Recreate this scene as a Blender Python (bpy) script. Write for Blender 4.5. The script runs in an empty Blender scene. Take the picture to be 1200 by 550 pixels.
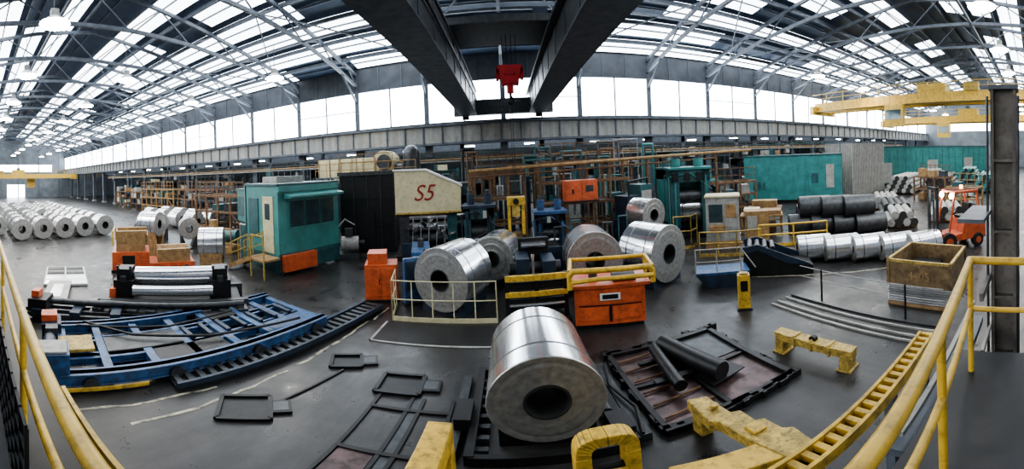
import bpy, bmesh, math, random
from mathutils import Vector, Matrix
random.seed(4)
sc=bpy.context.scene
H=4.2
# ---------------------------------------------------------------- materials
MATS={}
def mat(name,col,rough=.5,metal=0.,var=.25,scale=3.,bump=0.,emit=None,estr=0.,col2=None,stretch=None,grime=0.):
    if name in MATS: return MATS[name]
    m=bpy.data.materials.new(name);m.use_nodes=True
    nt=m.node_tree;N=nt.nodes;L=nt.links
    b=N['Principled BSDF']
    b.inputs['Roughness'].default_value=rough;b.inputs['Metallic'].default_value=metal
    tc=N.new('ShaderNodeTexCoord')
    nz=N.new('ShaderNodeTexNoise');nz.inputs['Scale'].default_value=scale;nz.inputs['Detail'].default_value=6
    if stretch:
        mp=N.new('ShaderNodeMapping');mp.inputs['Scale'].default_value=stretch
        L.new(tc.outputs['Object'],mp.inputs['Vector']);L.new(mp.outputs['Vector'],nz.inputs['Vector'])
    else: L.new(tc.outputs['Object'],nz.inputs['Vector'])
    r=N.new('ShaderNodeValToRGB');r.color_ramp.elements[0].position=.32;r.color_ramp.elements[1].position=.68
    c2=col2 or [c*(1-var) for c in col]
    r.color_ramp.elements[0].color=(*c2,1);r.color_ramp.elements[1].color=(*[min(1,c*(1+var*.3)) for c in col],1)
    L.new(nz.outputs['Fac'],r.inputs['Fac'])
    out=r.outputs['Color']
    if grime:
        n2=N.new('ShaderNodeTexNoise');n2.inputs['Scale'].default_value=scale*2.3;n2.inputs['Detail'].default_value=9;n2.inputs['Roughness'].default_value=.7
        L.new(tc.outputs['Object'],n2.inputs['Vector'])
        r2=N.new('ShaderNodeValToRGB');r2.color_ramp.elements[0].position=.36;r2.color_ramp.elements[1].position=.52
        r2.color_ramp.elements[0].color=(grime,grime,grime,1);r2.color_ramp.elements[1].color=(0,0,0,1)
        L.new(n2.outputs['Fac'],r2.inputs['Fac'])
        mx=N.new('ShaderNodeMix');mx.data_type='RGBA'
        L.new(r2.outputs['Color'],mx.inputs[0]);L.new(out,mx.inputs[6]);mx.inputs[7].default_value=(.03,.022,.016,1)
        out=mx.outputs[2]
    L.new(out,b.inputs['Base Color'])
    if bump:
        bp=N.new('ShaderNodeBump');bp.inputs['Strength'].default_value=bump;bp.inputs['Distance'].default_value=.02
        L.new(nz.outputs['Fac'],bp.inputs['Height']);L.new(bp.outputs['Normal'],b.inputs['Normal'])
    if emit:
        b.inputs['Emission Color'].default_value=(*emit,1);b.inputs['Emission Strength'].default_value=estr
    MATS[name]=m;return m
ALU=mat('aluminium_sheet',(.82,.83,.85),.19,.93,.12,1.5,stretch=(1,6,1))
ALUF=mat('coil_edge',(.38,.38,.37),.42,.7,.3,9)
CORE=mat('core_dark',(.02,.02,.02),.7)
YEL=mat('safety_yellow',(.62,.40,.055),.45,0,.3,4,.1,grime=.6)
RAIL=mat('railing_yellow',(.66,.42,.055),.36,0,.25,4,.1,grime=.4)
YELD=mat('worn_yellow',(.50,.35,.08),.55,0,.5,7,.2,grime=.8)
ORG=mat('orange_paint',(.58,.115,.04),.42,0,.3,3,grime=.4)
RED=mat('red_paint',(.6,.03,.03),.4)
TEAL=mat('teal_paint',(.04,.20,.195),.42,0,.3,1.5,grime=.25)
TEALB=mat('booth_teal',(.055,.225,.215),.4,0,.25,1.5,grime=.2)
TEALD=mat('teal_dark',(.025,.09,.10),.45,0,.4,3)
BLUE=mat('blue_paint',(.03,.10,.24),.40,0,.5,4,grime=.7)
NAVY=mat('navy_machine',(.02,.035,.06),.45,.2,.4,4)
BLK=mat('black_steel',(.014,.014,.015),.45,.3,.4,5)
GUN=mat('gunmetal',(.07,.075,.08),.42,.6,.4,5)
STEEL=mat('structural_steel',(.10,.118,.145),.55,.1,.35,3)
GRYL=mat('light_grey_paint',(.33,.33,.31),.5,0,.25,2,grime=.35)
BEI=mat('beige_panel',(.56,.51,.32),.5,0,.15,2,grime=.25)
TAN=mat('tan_paint',(.34,.21,.09),.6,0,.4,4,grime=.5)
RUST=mat('rust_brown',(.17,.095,.05),.75,.1,.5,6,.2)
COLM=mat('concrete_brown',(.17,.155,.14),.75,0,.4,3,.2,grime=.4)
WOOD=mat('timber',(.32,.2,.1),.8,0,.4,8,.2)
WHT=mat('white_paint',(.7,.7,.68),.5,0,.1)
GLS=mat('dark_glass',(.05,.08,.09),.08,.3)
MAR=mat('maroon_plate',(.11,.07,.07),.3,.4,.6,2.5,.1,grime=.9)
RUB=mat('rubber',(.015,.015,.015),.8)
DAY=mat('daylight_glazing',(.8,.85,.9),.4,0,.05,.6,emit=(.84,.92,1.0),estr=10)
SKYL=mat('skylight_panel',(.8,.85,.9),.5,0,.05,.6,emit=(.88,.94,1.0),estr=5.2)
LAMP=mat('lamp_glow',(1,1,1),.4,emit=(1,.92,.78),estr=90)
WALLM=mat('wall_cladding',(.075,.085,.10),.7,0,.35,1.2)
ENDW=mat('end_wall_cladding',(.14,.16,.18),.7,0,.35,.6)
BAND=mat('girder_panel',(.30,.30,.285),.6,0,.3,1.5,stretch=(2,1,.3),grime=.2)
ROOFM=mat('roof_sheet',(.055,.085,.14),.6,.1,.3,1)
FARM=mat('far_wall',(.06,.08,.08),.8,0,.3,.5)
def floor_mat():
    m=bpy.data.materials.new('oiled_concrete');m.use_nodes=True
    nt=m.node_tree;N=nt.nodes;L=nt.links;b=N['Principled BSDF']
    tc=N.new('ShaderNodeTexCoord')
    def noise(sc_,det,rgh,st=None):
        n=N.new('ShaderNodeTexNoise');n.inputs['Scale'].default_value=sc_;n.inputs['Detail'].default_value=det;n.inputs['Roughness'].default_value=rgh
        if st:
            mp=N.new('ShaderNodeMapping');mp.inputs['Scale'].default_value=st;L.new(tc.outputs['Object'],mp.inputs['Vector']);L.new(mp.outputs['Vector'],n.inputs['Vector'])
        else: L.new(tc.outputs['Object'],n.inputs['Vector'])
        return n
    def ramp(n,p0,p1,c0,c1):
        r=N.new('ShaderNodeValToRGB');r.color_ramp.elements[0].position=p0;r.color_ramp.elements[1].position=p1
        r.color_ramp.elements[0].color=(*c0,1);r.color_ramp.elements[1].color=(*c1,1);L.new(n.outputs['Fac'],r.inputs['Fac']);return r
    n1=noise(.45,9,.68);n2=noise(2.8,9,.65,(1,.22,1));n3=noise(1.1,8,.75);n4=noise(9,4,.6)
    r1=ramp(n1,.36,.66,(.010,.010,.0108),(.040,.039,.039))
    r2=ramp(n2,.38,.72,(.6,.6,.6),(1.5,1.46,1.4))
    r3=ramp(n3,.58,.68,(0,0,0),(.3,.3,.3))
    mx=N.new('ShaderNodeMix');mx.data_type='RGBA';mx.blend_type='MULTIPLY';mx.inputs[0].default_value=1
    L.new(r1.outputs['Color'],mx.inputs[6]);L.new(r2.outputs['Color'],mx.inputs[7])
    m2=N.new('ShaderNodeMix');m2.data_type='RGBA';L.new(r3.outputs['Color'],m2.inputs[0]);L.new(mx.outputs[2],m2.inputs[6]);m2.inputs[7].default_value=(.065,.055,.045,1)
    L.new(m2.outputs[2],b.inputs['Base Color'])
    rr=N.new('ShaderNodeMapRange');rr.inputs['From Min'].default_value=.35;rr.inputs['From Max'].default_value=.65;rr.inputs['To Min'].default_value=.24;rr.inputs['To Max'].default_value=.5
    L.new(n3.outputs['Fac'],rr.inputs['Value']);L.new(rr.outputs[0],b.inputs['Roughness'])
    bp=N.new('ShaderNodeBump');bp.inputs['Strength'].default_value=.2;bp.inputs['Distance'].default_value=.01
    L.new(n4.outputs['Fac'],bp.inputs['Height']);L.new(bp.outputs['Normal'],b.inputs['Normal'])
    return m
FLOOR=floor_mat()
# ---------------------------------------------------------------- mesh builder
class B:
    def __init__(s): s.v=[];s.f=[];s.m=[];s.sm=[];s.mats=[]
    def mi(s,m):
        if m not in s.mats: s.mats.append(m)
        return s.mats.index(m)
    def add(s,vs,fs,m,smooth=False):
        o=len(s.v);s.v+= [tuple(v) for v in vs];i=s.mi(m)
        for f in fs: s.f.append([o+k for k in f]);s.m.append(i);s.sm.append(smooth)
        return s
    def box(s,x0,x1,y0,y1,z0,z1,m):
        vs=[(x,y,z) for x in(x0,x1) for y in(y0,y1) for z in(z0,z1)]
        return s.add(vs,[(0,1,3,2),(4,6,7,5),(0,4,5,1),(2,3,7,6),(0,2,6,4),(1,5,7,3)],m)
    def bar(s,p0,p1,w,h,m):
        p0=Vector(p0);p1=Vector(p1);d=(p1-p0)
        if d.length<1e-6:return s
        d.normalize();up=Vector((0,0,1))
        if abs(d.z)>.98: up=Vector((0,1,0))
        a=d.cross(up).normalized();u=a.cross(d).normalized()
        vs=[p+a*(sx*w/2)+u*(sz*h/2) for p in(p0,p1) for sx,sz in((-1,-1),(1,-1),(1,1),(-1,1))]
        return s.add(vs,[(0,1,2,3),(7,6,5,4),(0,4,5,1),(1,5,6,2),(2,6,7,3),(3,7,4,0)],m)
    def cyl(s,p0,p1,r,m,seg=14,r1=None,caps=True,mc=None):
        p0=Vector(p0);p1=Vector(p1);d=(p1-p0).normalized();r1=r if r1 is None else r1
        up=Vector((0,0,1)) if abs(d.z)<.9 else Vector((1,0,0))
        a=d.cross(up).normalized();u=a.cross(d).normalized()
        vs=[];n=seg
        for p,rr in((p0,r),(p1,r1)):
            for i in range(n):
                t=2*math.pi*i/n;vs.append(p+a*(math.cos(t)*rr)+u*(math.sin(t)*rr))
        s.add(vs,[(i,(i+1)%n,n+(i+1)%n,n+i) for i in range(n)],m,True)
        if caps:
            s.add(vs[:n],[tuple(range(n))[::-1]],mc or m);s.add(vs[n:],[tuple(range(n))],mc or m)
        return s
    def pipe(s,pts,r,m,seg=10):
        for a,b in zip(pts[:-1],pts[1:]): s.cyl(a,b,r,m,seg)
        for p in pts[1:-1]: s.ball(p,r*1.02,m)
        return s
    def ball(s,c,r,m,n=8,k=6):
        vs=[];fs=[]
        for j in range(k+1):
            ph=math.pi*j/k
            for i in range(n):
                t=2*math.pi*i/n;vs.append((c[0]+r*math.sin(ph)*math.cos(t),c[1]+r*math.sin(ph)*math.sin(t),c[2]+r*math.cos(ph)))
        for j in range(k):
            for i in range(n): fs.append((j*n+i,(j+1)*n+i,(j+1)*n+(i+1)%n,j*n+(i+1)%n))
        return s.add(vs,fs,m,True)
    def lathe(s,prof,m_list,seg=48):
        for k in range(len(prof)-1):
            (r0,y0),(r1,y1)=prof[k],prof[k+1];vs=[]
            for r,y in((r0,y0),(r1,y1)):
                for i in range(seg):
                    t=2*math.pi*i/seg;vs.append((r*math.cos(t),y,r*math.sin(t)))
            s.add(vs,[(i,seg+i,seg+(i+1)%seg,(i+1)%seg) for i in range(seg)],m_list[k],True)
        return s
    def prism(s,poly,ax,a,b,m):
        def P(p,t):
            if ax=='x': return (t,p[0],p[1])
            if ax=='y': return (p[0],t,p[1])
            return (p[0],p[1],t)
        n=len(poly);vs=[P(p,a) for p in poly]+[P(p,b) for p in poly]
        return s.add(vs,[tuple(range(n)),tuple(range(2*n-1,n-1,-1))]+[(i,n+i,n+(i+1)%n,(i+1)%n) for i in range(n)],m)
    def mesh(s,name):
        me=bpy.data.meshes.new(name);me.from_pydata(s.v,[],s.f)
        for m in s.mats: me.materials.append(m)
        me.polygons.foreach_set('material_index',s.m);me.polygons.foreach_set('use_smooth',s.sm)
        me.update()
        bm=bmesh.new();bm.from_mesh(me);bmesh.ops.recalc_face_normals(bm,faces=bm.faces);bm.to_mesh(me);bm.free()
        return me
    def obj(s,name,loc=(0,0,0),rz=0,bevel=0,parent=None,sc_=1):
        o=bpy.data.objects.new(name,s.mesh(name));sc.collection.objects.link(o)
        o.location=loc;o.rotation_euler=(0,0,rz);o.scale=(sc_,)*3
        if bevel:
            mo=o.modifiers.new('bevel','BEVEL');mo.width=bevel;mo.segments=2;mo.limit_method='ANGLE';mo.angle_limit=.9
        if parent: o.parent=parent
        return o
def inst(name,me,loc,rz=0,sc_=1):
    o=bpy.data.objects.new(name,me);sc.collection.objects.link(o);o.location=loc;o.rotation_euler=(0,0,rz);o.scale=(sc_,)*3;return o
def rad(a): return math.radians(a)
# ---------------------------------------------------------------- shell
WY=26.;XL,XR=-96.,78.
B().box(XL,XR,-8,56,-.3,0,FLOOR).obj('floor')
w=B();w.box(XL,XR,WY,WY+.25,10.45,12.4,WALLM)
for k in range(88): w.box(XL+k*2,XL+k*2+.08,WY-.06,WY,10.45,12.3,STEEL)
w.obj('wall_back')
g=B()
gx0,gx1=XL+.3,XR-.3
g.box(gx0,gx1,WY-.55,WY-.25,5.95,7.15,BAND)
g.box(gx0,gx1,WY-.8,WY-.05,7.15,7.3,STEEL);g.box(gx0,gx1,WY-.8,WY-.05,5.8,5.95,STEEL)
x=gx0+1
while x<gx1:
    g.box(x-.05,x+.05,WY-.66,WY-.55,5.95,7.15,STEEL);x+=1.5
g.box(gx0,gx1,WY-.5,WY-.4,7.3,7.42,GUN)
g.obj('crane_runway_girder')
colx=[XL+6*i for i in range(int((XR-XL)/6)+1)]
cm=B()
cm.box(-.3,.3,-.22,-.16,0,12.2,STEEL);cm.box(-.3,.3,.16,.22,0,12.2,STEEL);cm.box(-.05,.05,-.16,.16,0,12.2,STEEL)
cm.box(-.45,.45,-.4,.4,0,.25,GRYL)
cme=cm.mesh('steel_column')
for x in colx[1:-1]: inst('steel_column',cme,(x,WY+.35,0))
n=1
for i,x in enumerate(colx[:-1]):
    b=B();b.box(x+.1,x+5.9,WY+.02,WY+.06,7.45,10.4,DAY)
    b.box(x+2.94,x+3.06,WY-.06,WY+.02,7.4,10.45,STEEL)
    b.box(x-.16,x+.22,WY-.1,WY+.02,7.4,10.45,STEEL)
    b.box(x+.1,x+5.9,WY-.06,WY+.06,7.36,7.46,STEEL);b.box(x+.1,x+5.9,WY-.06,WY+.06,10.38,10.46,STEEL)
    if i%3==1: b.box(x+.1,x+5.9,WY-.03,WY+.02,8.9,8.97,STEEL)
    b.obj('window_%d'%n);n+=1
for nm,x in(('left',XL),('right',XR)):
    b=B();b.box(x-.2,x,-8,56,0,16,ENDW)
    for k in range(9): b.box(x,x+.1,-6+k*6,-5.7+k*6,0,13,STEEL)
    if nm=='left': b.box(x-.1,x+.08,2,22,6.8,8.6,DAY);b.box(x-.1,x+.08,9,14,.1,3.4,DAY)
    else: b.box(x-.3,x-.22,2,22,7.8,9.6,DAY)
    b.obj('wall_'+nm)
b=B();b.box(XL,XR,55.5,55.8,0,11,FARM)
for k in range(29): b.box(XL+k*6,XL+k*6+.3,55.2,55.5,0,11,STEEL)
b.box(XL,XR,55.3,55.5,6.9,7.3,DAY)
b.obj('wall_far')
b=B();b.box(XL,XR,WY+.8,55.5,9.5,9.7,ROOFM)
for k in range(29): b.box(XL+k*6,XL+k*6+.3,WY+.8,55.4,8.6,9.5,STEEL)
b.obj('ceiling_side_bay')
b=B()
b.box(XL+1,XR-1,38,38.3,5.9,6.8,STEEL)
for k in range(19): b.box(XL+1+k*9,XL+1.5+k*9,38,38.5,0,9.5,STEEL)
b.obj('side_bay_column_row')
RY0,RZ0,RYR,RZR,RYE=26.4,12.3,8.,15.8,-8.
def rz(y):
    return RZ0+(RY0-y)/(RY0-RYR)*(RZR-RZ0) if y>=RYR else RZR-(RYR-y)/(RYR-RYE)*(RZR-RZ0)
op=B();sk=B()
def strip(bld,ya,yb,xa,xb,m,dz=0):
    bld.add([(xa,ya,rz(ya)+dz),(xb,ya,rz(ya)+dz),(xb,yb,rz(yb)+dz),(xa,yb,rz(yb)+dz)],[(0,1,2,3)],m)
NS=7
ys=[RY0-i*(RY0-RYR)/NS for i in range(NS+1)]+[RYR-i*(RYR-RYE)/NS for i in range(1,NS+1)]
for i,(ya,yb) in enumerate(zip(ys[:-1],ys[1:])):
    mid=ya+(yb-ya)*.22
    strip(op,ya,mid,XL,XR,ROOFM)
    if i==NS-1: strip(op,mid,yb,XL,XR,ROOFM);continue
    strip(op,mid,yb,-5.2,4.6,ROOFM)
    for j,(a,c) in enumerate(((XL+.3,-5.2),(4.6,XR-.3))):
        xx=a
        while xx<c-.1:
            nx=min(xx+6,c)
            if random.random()<.13: strip(op,mid,yb,xx,nx,ROOFM)
            else: strip(sk,mid,yb,xx,nx,SKYL)
            xx=nx
op.obj('ceiling');sk.obj('skylight')
b=B()
for y in ys: b.box(gx0,gx1,y-.08,y+.08,rz(y)-.32,rz(y)-.06,STEEL)
for i in range(len(ys)-1):
    y=(ys[i]+ys[i+1])/2-.3;b.box(gx0,gx1,y-.04,y+.04,rz(y)-.16,rz(y)-.05,STEEL)
b.obj('roof_purlins')
tb=B();zb=10.9
yy=[RY0-.2,22.5,18,13.5,9,4.5,0,-4,-8]
def bz(y): return zb+ (2.0*(1-((y-9)/17.4)**2))
for a,c in zip(yy[:-1],yy[1:]):
    tb.bar((0,a,rz(a)-.45),(0,c,rz(c)-.45),.2,.24,STEEL)
    tb.bar((0,a,bz(a)),(0,c,bz(c)),.2,.22,STEEL)
    m=(a+c)/2
    tb.bar((0,a,bz(a)),(0,m,rz(m)-.45),.08,.08,STEEL);tb.bar((0,m,rz(m)-.45),(0,c,bz(c)),.08,.08,STEEL)
tb.bar((0,26,9.6),(0,23.2,bz(23.2)),.14,.14,STEEL)
tme=tb.mesh('roof_truss')
for x in colx[1:-1]: inst('roof_truss',tme,(x,0,0))
b=B()
for y in (18,4.5): b.box(gx0,gx1,y-.07,y+.07,bz(y)-.1,bz(y)+.06,STEEL)
for i,x in enumerate(colx[:-1]):
    if i%2: b.bar((x,22.5,bz(22.5)),(x+6,13.5,bz(13.5)),.07,.07,STEEL)
    else: b.bar((x,13.5,bz(13.5)),(x+6,22.5,bz(22.5)),.07,.07,STEEL)
b.obj('roof_bracing')
lm=B();lm.cyl((0,0,0),(0,0,.3),.6,WHT,20,.2);lm.cyl((0,0,-.05),(0,0,.0),.56,LAMP,20);lm.box(-.15,.15,-.15,.15,.3,.6,GRYL);lm.bar((0,0,.6),(0,0,2.2),.03,.03,GUN)
lme=lm.mesh('high_bay_lamp')
for k in range(9):
    inst('high_bay_lamp',lme,(-12.3-k*7,3,10));inst('high_bay_lamp',lme,(14.2+k*7,2.2,10))
    inst('high_bay_lamp',lme,(-13.6-k*9,17,10.1));inst('high_bay_lamp',lme,(23+k*8,17,10.1))
    inst('high_bay_lamp',lme,(-19.3-k*8,9.4,10.2))
lm=B();lm.box(-.55,.55,-.25,.25,0,.12,WHT);lm.box(-.5,.5,-.2,.2,-.04,0,LAMP);lm.bar((0,0,.12),(0,0,2.4),.03,.03,GUN)
lm2=lm.mesh('hanging_floodlight')
for x in range(-70,72,6):
    inst('hanging_floodlight',lm2,(x+random.uniform(-1,1),32.5,5.9+random.uniform(-.1,.1)),0,.9)
    if x%4: inst('hanging_floodlight',lm2,(x+2,45,6.6),0,.9)
# ---------------------------------------------------------------- overhead cranes
b=B()
for x0,x1 in((-3.0,-1.95),(2.0,3.1)):
    b.box(x0,x1,-7,25.1,7.75,9.3,GUN)
    b.box(x0-.08,x1+.08,-7,25.1,7.67,7.75,STEEL);b.box(x0-.08,x1+.08,-7,25.1,9.3,9.38,STEEL)
    for k in range(16):
        xi=x1 if x0<0 else x0
        b.box(xi-.03,xi+.03,-6+k*2,-5.95+k*2,7.75,9.3,STEEL)
b.pipe([(-1.85,-7,8.6),(-1.85,25,8.6)],.05,GUN);b.box(1.75,1.95,-7,25,8.9,9.05,GUN)
b.box(-3.6,3.7,24.6,25.1,7.65,8.7,GUN)
for x in(-2.8,2.7): b.cyl((x-.25,25.35,7.64),(x+.25,25.35,7.64),.2,BLK)
b.box(-2.2,2.3,12.6,15.4,9.4,9.7,GUN);b.cyl((-1,14,10),(1.4,14,10),.35,NAVY);b.box(1.4,2.0,13.6,14.4,9.7,10.4,NAVY)
b.obj('overhead_crane')
b=B()
for dx in(-.28,-.1,.1,.28): b.cyl((.35+dx,14,9.38),(.35+dx,14,7.9),.015,BLK,6)
b.box(-.15,.85,13.8,14.2,7.55,8.05,RED);b.box(-.02,.72,13.7,14.3,7.3,7.6,RED);b.box(-.22,-.1,13.75,14.25,7.5,7.9,RED);b.box(.8,.92,13.75,14.25,7.5,7.9,RED)
for dx in(0,.35,.7): b.cyl((dx,13.75,7.8),(dx,14.25,7.8),.2,RED)
b.cyl((.35,14,7.3),(.35,14,6.95),.15,RED)
b.pipe([(.35,14,7.0),(.35,14,6.8),(.5,14,6.65),(.4,14,6.5),(.25,14,6.58)],.06,BLK)
b.obj('crane_hook_block')
b=B()
for dx in(-.04,.04): b.cyl((.35+dx,14,6.45),(.35+dx,14,3.0),.014,BLK,6)
b.box(.0,.75,13.75,14.25,2.65,2.95,YEL);b.box(.02,.14,13.85,14.15,1.5,2.7,YEL);b.box(.6,.72,13.85,14.15,1.5,2.7,YEL)
b.box(.02,.32,13.85,14.15,1.4,1.52,YEL);b.cyl((.37,13.7,2.8),(.37,13.6,2.8),.12,BLK)
b.box(.2,.52,13.8,14.2,2.2,2.65,YELD)
b.obj('coil_grab')
def ycrane(x,z,m,y0=-7,y1=25.0,ht=1.0):
    b=B()
    for dx in(0,2.2):
        b.box(x+dx,x+dx+.5,y0,y1,z,z+ht,m);b.box(x+dx-.06,x+dx+.56,y0,y1,z-.05,z,m)
        for k in range(16): b.box(x+dx-.02,x+dx,y0+k*2,y0+k*2+.08,z,z+ht,YELD)
    for k in range(12): b.bar((x+.5,y0+2+k*2.4,z+.5),(x+2.2,y0+2+k*2.4,z+.5),.1,.1,m)
    for k in range(14): b.bar((x-.5,y0+k*2.3,z),(x-.5,y0+k*2.3,z+1.9),.06,.06,m)
    b.bar((x-.5,y0,z+1.9),(x-.5,y1,z+1.9),.06,.06,m);b.bar((x-.5,y0,z+1.4),(x-.5,y1,z+1.4),.05,.05,m)
    b.box(x-.6,x,y0,y1,z-.02,z+.06,m)
    b.box(x+.2,x+2.4,9,12,z+ht,z+ht+.9,m);b.cyl((x+.4,10.5,z+ht+1.1),(x+2.2,10.5,z+ht+1.1),.35,GUN);b.box(x-.2,x+.6,5.5,7,z+ht,z+ht+.8,YELD)
    b.box(x-1,x+3.6,y1-.5,y1,z-.3,z+.6,m)
    b.box(x-1.4,x-.7,13,15,z-2.2,z-.1,m);b.box(x-1.42,x-1.38,13.2,14.8,z-1.5,z-.6,GLS)
    return b.obj('overhead_travelling_crane')
ycrane(33,8.5,YEL);ycrane(52,7.9,YEL);ycrane(-84,5.0,YEL,2,25,.9)
# ---------------------------------------------------------------- coils
def coil_mesh(R,L,ri,seg=56,edge=ALUF,side=ALU):
    b=B();h=L/2
    ring=[];n=9
    for i in range(n+1): ring.append(ri+(R-.012-ri)*i/n)
    front=[(r,-h+random.uniform(-.006,.006)) for r in ring]
    back=[(r,h) for r in ring]
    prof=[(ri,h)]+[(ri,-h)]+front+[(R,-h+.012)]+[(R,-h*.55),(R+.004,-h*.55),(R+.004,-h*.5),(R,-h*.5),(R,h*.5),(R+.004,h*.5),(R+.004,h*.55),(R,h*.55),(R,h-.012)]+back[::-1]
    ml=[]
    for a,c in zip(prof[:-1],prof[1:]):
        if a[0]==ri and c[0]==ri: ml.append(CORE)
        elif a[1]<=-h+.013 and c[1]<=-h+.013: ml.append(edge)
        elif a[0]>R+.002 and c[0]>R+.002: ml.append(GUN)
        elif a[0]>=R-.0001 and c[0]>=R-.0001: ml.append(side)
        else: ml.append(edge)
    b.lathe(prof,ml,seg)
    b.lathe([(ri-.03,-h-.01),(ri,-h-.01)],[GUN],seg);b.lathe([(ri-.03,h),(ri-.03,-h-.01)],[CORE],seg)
    return b.mesh('aluminum_coil')
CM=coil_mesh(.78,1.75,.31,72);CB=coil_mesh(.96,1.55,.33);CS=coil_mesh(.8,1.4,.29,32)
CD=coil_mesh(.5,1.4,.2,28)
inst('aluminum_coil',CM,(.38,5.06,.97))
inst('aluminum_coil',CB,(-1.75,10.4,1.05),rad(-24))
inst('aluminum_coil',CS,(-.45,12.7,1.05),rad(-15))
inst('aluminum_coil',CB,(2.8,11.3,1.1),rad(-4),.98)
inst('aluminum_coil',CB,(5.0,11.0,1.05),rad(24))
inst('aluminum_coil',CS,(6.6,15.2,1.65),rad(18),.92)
def saddle(name,x,y,z,L=1.3,W=1.3,rz_=0,m=NAVY):
    b=B();b.box(-W/2,W/2,-L/2,L/2,0,.08,m)
    for s in(-1,1): b.prism([(s*W/2,.08),(s*W/2,z),(s*W*.42,z),(s*.12,.1)],'y',-L/2,L/2,m)
    return b.obj(name,(x,y,0),rz_)
saddle('coil_saddle',.38,5.1,.40,1.5,1.3,0,BLK)
b=B()
for x in(-.62,1.42): b.box(x-.06,x+.06,3.9,6.5,0,.22,BLK)
b.box(-.62,1.42,3.87,3.97,0,.2,BLK);b.box(-.62,1.42,6.4,6.52,0,.2,BLK)
b.box(1.52,1.68,4.0,6.3,0,.16,GUN);b.box(-.95,-.8,4.0,6.3,0,.12,GUN)
for k in range(8): b.box(1.2,1.36,4.1+k*.28,4.2+k*.28,0,.14,GUN);b.box(-.56,-.4,4.1+k*.28,4.2+k*.28,0,.14,GUN)
b.box(1.2,1.5,4.1,4.6,0,.3,BLK);b.cyl((1.3,4.7,.2),(1.3,5.8,.2),.07,GUN)
b.pipe([(1.55,4.0,.2),(1.7,4.6,.25),(1.55,5.4,.22),(1.7,6.2,.2)],.03,BLK,8);b.box(-.9,-.66,4.6,5.2,.1,.35,BLK)
b.obj('coil_transfer_trough')
saddle('coil_saddle',-1.75,10.4,.5,1.3,1.5,rad(-24))
saddle('coil_saddle',5.,11.,.45,1.3,1.5,rad(24))
saddle('coil_saddle',2.8,11.3,.55,1.2,1.3,rad(-4))
saddle('coil_saddle',-.45,12.7,.6,1.2,1.3,rad(-15))
for i in range(10):
    for j in range(6):
        if random.random()<.06: continue
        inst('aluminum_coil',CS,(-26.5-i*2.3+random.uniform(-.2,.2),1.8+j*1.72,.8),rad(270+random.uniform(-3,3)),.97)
for i in range(4):
    for j in range(2): inst('aluminum_coil',CS,(-23.5-i*2.4,17.6+j*2.0,.76),rad(270),.95)
for x,y in((-19.5,10.5),(-17.8,12.9),(-21.8,13.2)): inst('aluminum_coil',CS,(x,y,1.25),rad(60),.8);saddle('coil_saddle',x,y,.85,1.0,1.1,rad(60),GUN)
# ---------------------------------------------------------------- left: transfer car (blue)
b=B()
for x in(-1.35,-.45,.45,1.35):
    hh=.40 if abs(x)>1 else .32
    b.box(x-.09,x+.09,-3.3,3.3,.14,hh,BLUE);b.box(x-.16,x+.16,-3.3,3.3,hh-.03,hh,BLUE);b.box(x-.16,x+.16,-3.3,3.3,.12,.16,BLUE)
for y in(-3.2,-2.3,-1.3,-.3,.7,1.7,2.5,3.2): b.box(-1.35,1.35,y-.1,y+.1,.15,.34,BLUE)
b.box(-.4,.4,-2.2,-.4,.3,.36,GUN);b.box(-1.3,-.5,.8,1.6,.3,.36,BLK);b.box(.5,1.3,1.8,3.1,.3,.35,BLUE);b.box(.5,1.3,-1.2,.5,.3,.34,BLK)
for k in range(7): b.box(-.38,.38,-.2+k*.5,-.08+k*.5,.32,.40,NAVY)
for y in(-2.7,-1,1,2.8):
    for x in(-1.5,1.5): b.cyl((x-.06,y,.16),(x+.06,y,.16),.16,GUN)
b.pipe([(-1.2,-2.6,.5),(-.2,-1.5,.45),(.6,.2,.45),(1.1,2.6,.45)],.035,BLK,8)
b.pipe([(-1.0,-2.8,.48),(-.4,-.5,.45),(-.6,1.5,.45)],.03,BLK,8)
b.box(.75,1.45,-3.75,-3.1,.15,.85,BLUE);b.box(.8,1.4,-3.72,-3.15,.85,.9,GRYL);b.cyl((-.1,-3.5,.5),(.7,-3.5,.5),.16,NAVY);b.cyl((-.5,-3.5,.5),(-.1,-3.5,.5),.12,GUN)
b.box(-.3,.5,-3.3,-2.5,.42,.5,YELD);b.box(1.55,1.6,-3.3,-1.6,.05,.14,YEL)
b.box(-1.5,-.8,-3.7,-3.2,.15,.6,NAVY);b.box(-1.45,-1.0,-3.72,-3.3,.6,.78,ORG);b.box(-.6,-.3,-3.6,-3.3,.15,.7,GUN)
b.obj('coil_transfer_car',(-7.0,5.1,0),rad(-13),.012)
b=B()
b.box(-.32,.32,-3.2,3.2,.0,.1,BLK)
for k in range(26): b.box(-.3,.3,-3.15+k*.25,-3.03+k*.25,.1,.17,GUN)
for x in(-.33,.33): b.box(x-.04,x+.04,-3.2,3.2,.1,.22,NAVY)
b.obj('chain_rack',(-4.95,6.7,0),rad(-13))
b=B()
b.box(-2.2,2.2,-.9,.9,.15,.42,BLK);b.box(-2.4,2.4,-.95,-.75,.0,.5,GUN);b.box(-2.4,2.4,.75,.95,.0,.5,GUN)
for x in(-1.75,1.45):
    b.box(x-.25,x+.45,-.45,.45,.42,1.0,BLK);b.box(x-.15,x+.35,-.35,.35,1.0,1.35,BLK);b.box(x,x+.2,-.5,.5,.95,1.15,GUN)
    for s in(-1,1): b.cyl((x+.1+s*.22,-.3,1.35),(x+.1+s*.22,-.3,1.45),.05,GUN)
b.cyl((-1.3,0,1.1),(1.3,0,1.1),.27,ALU,28);b.cyl((-1.75,0,1.1),(1.8,0,1.1),.14,GUN)
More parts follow.
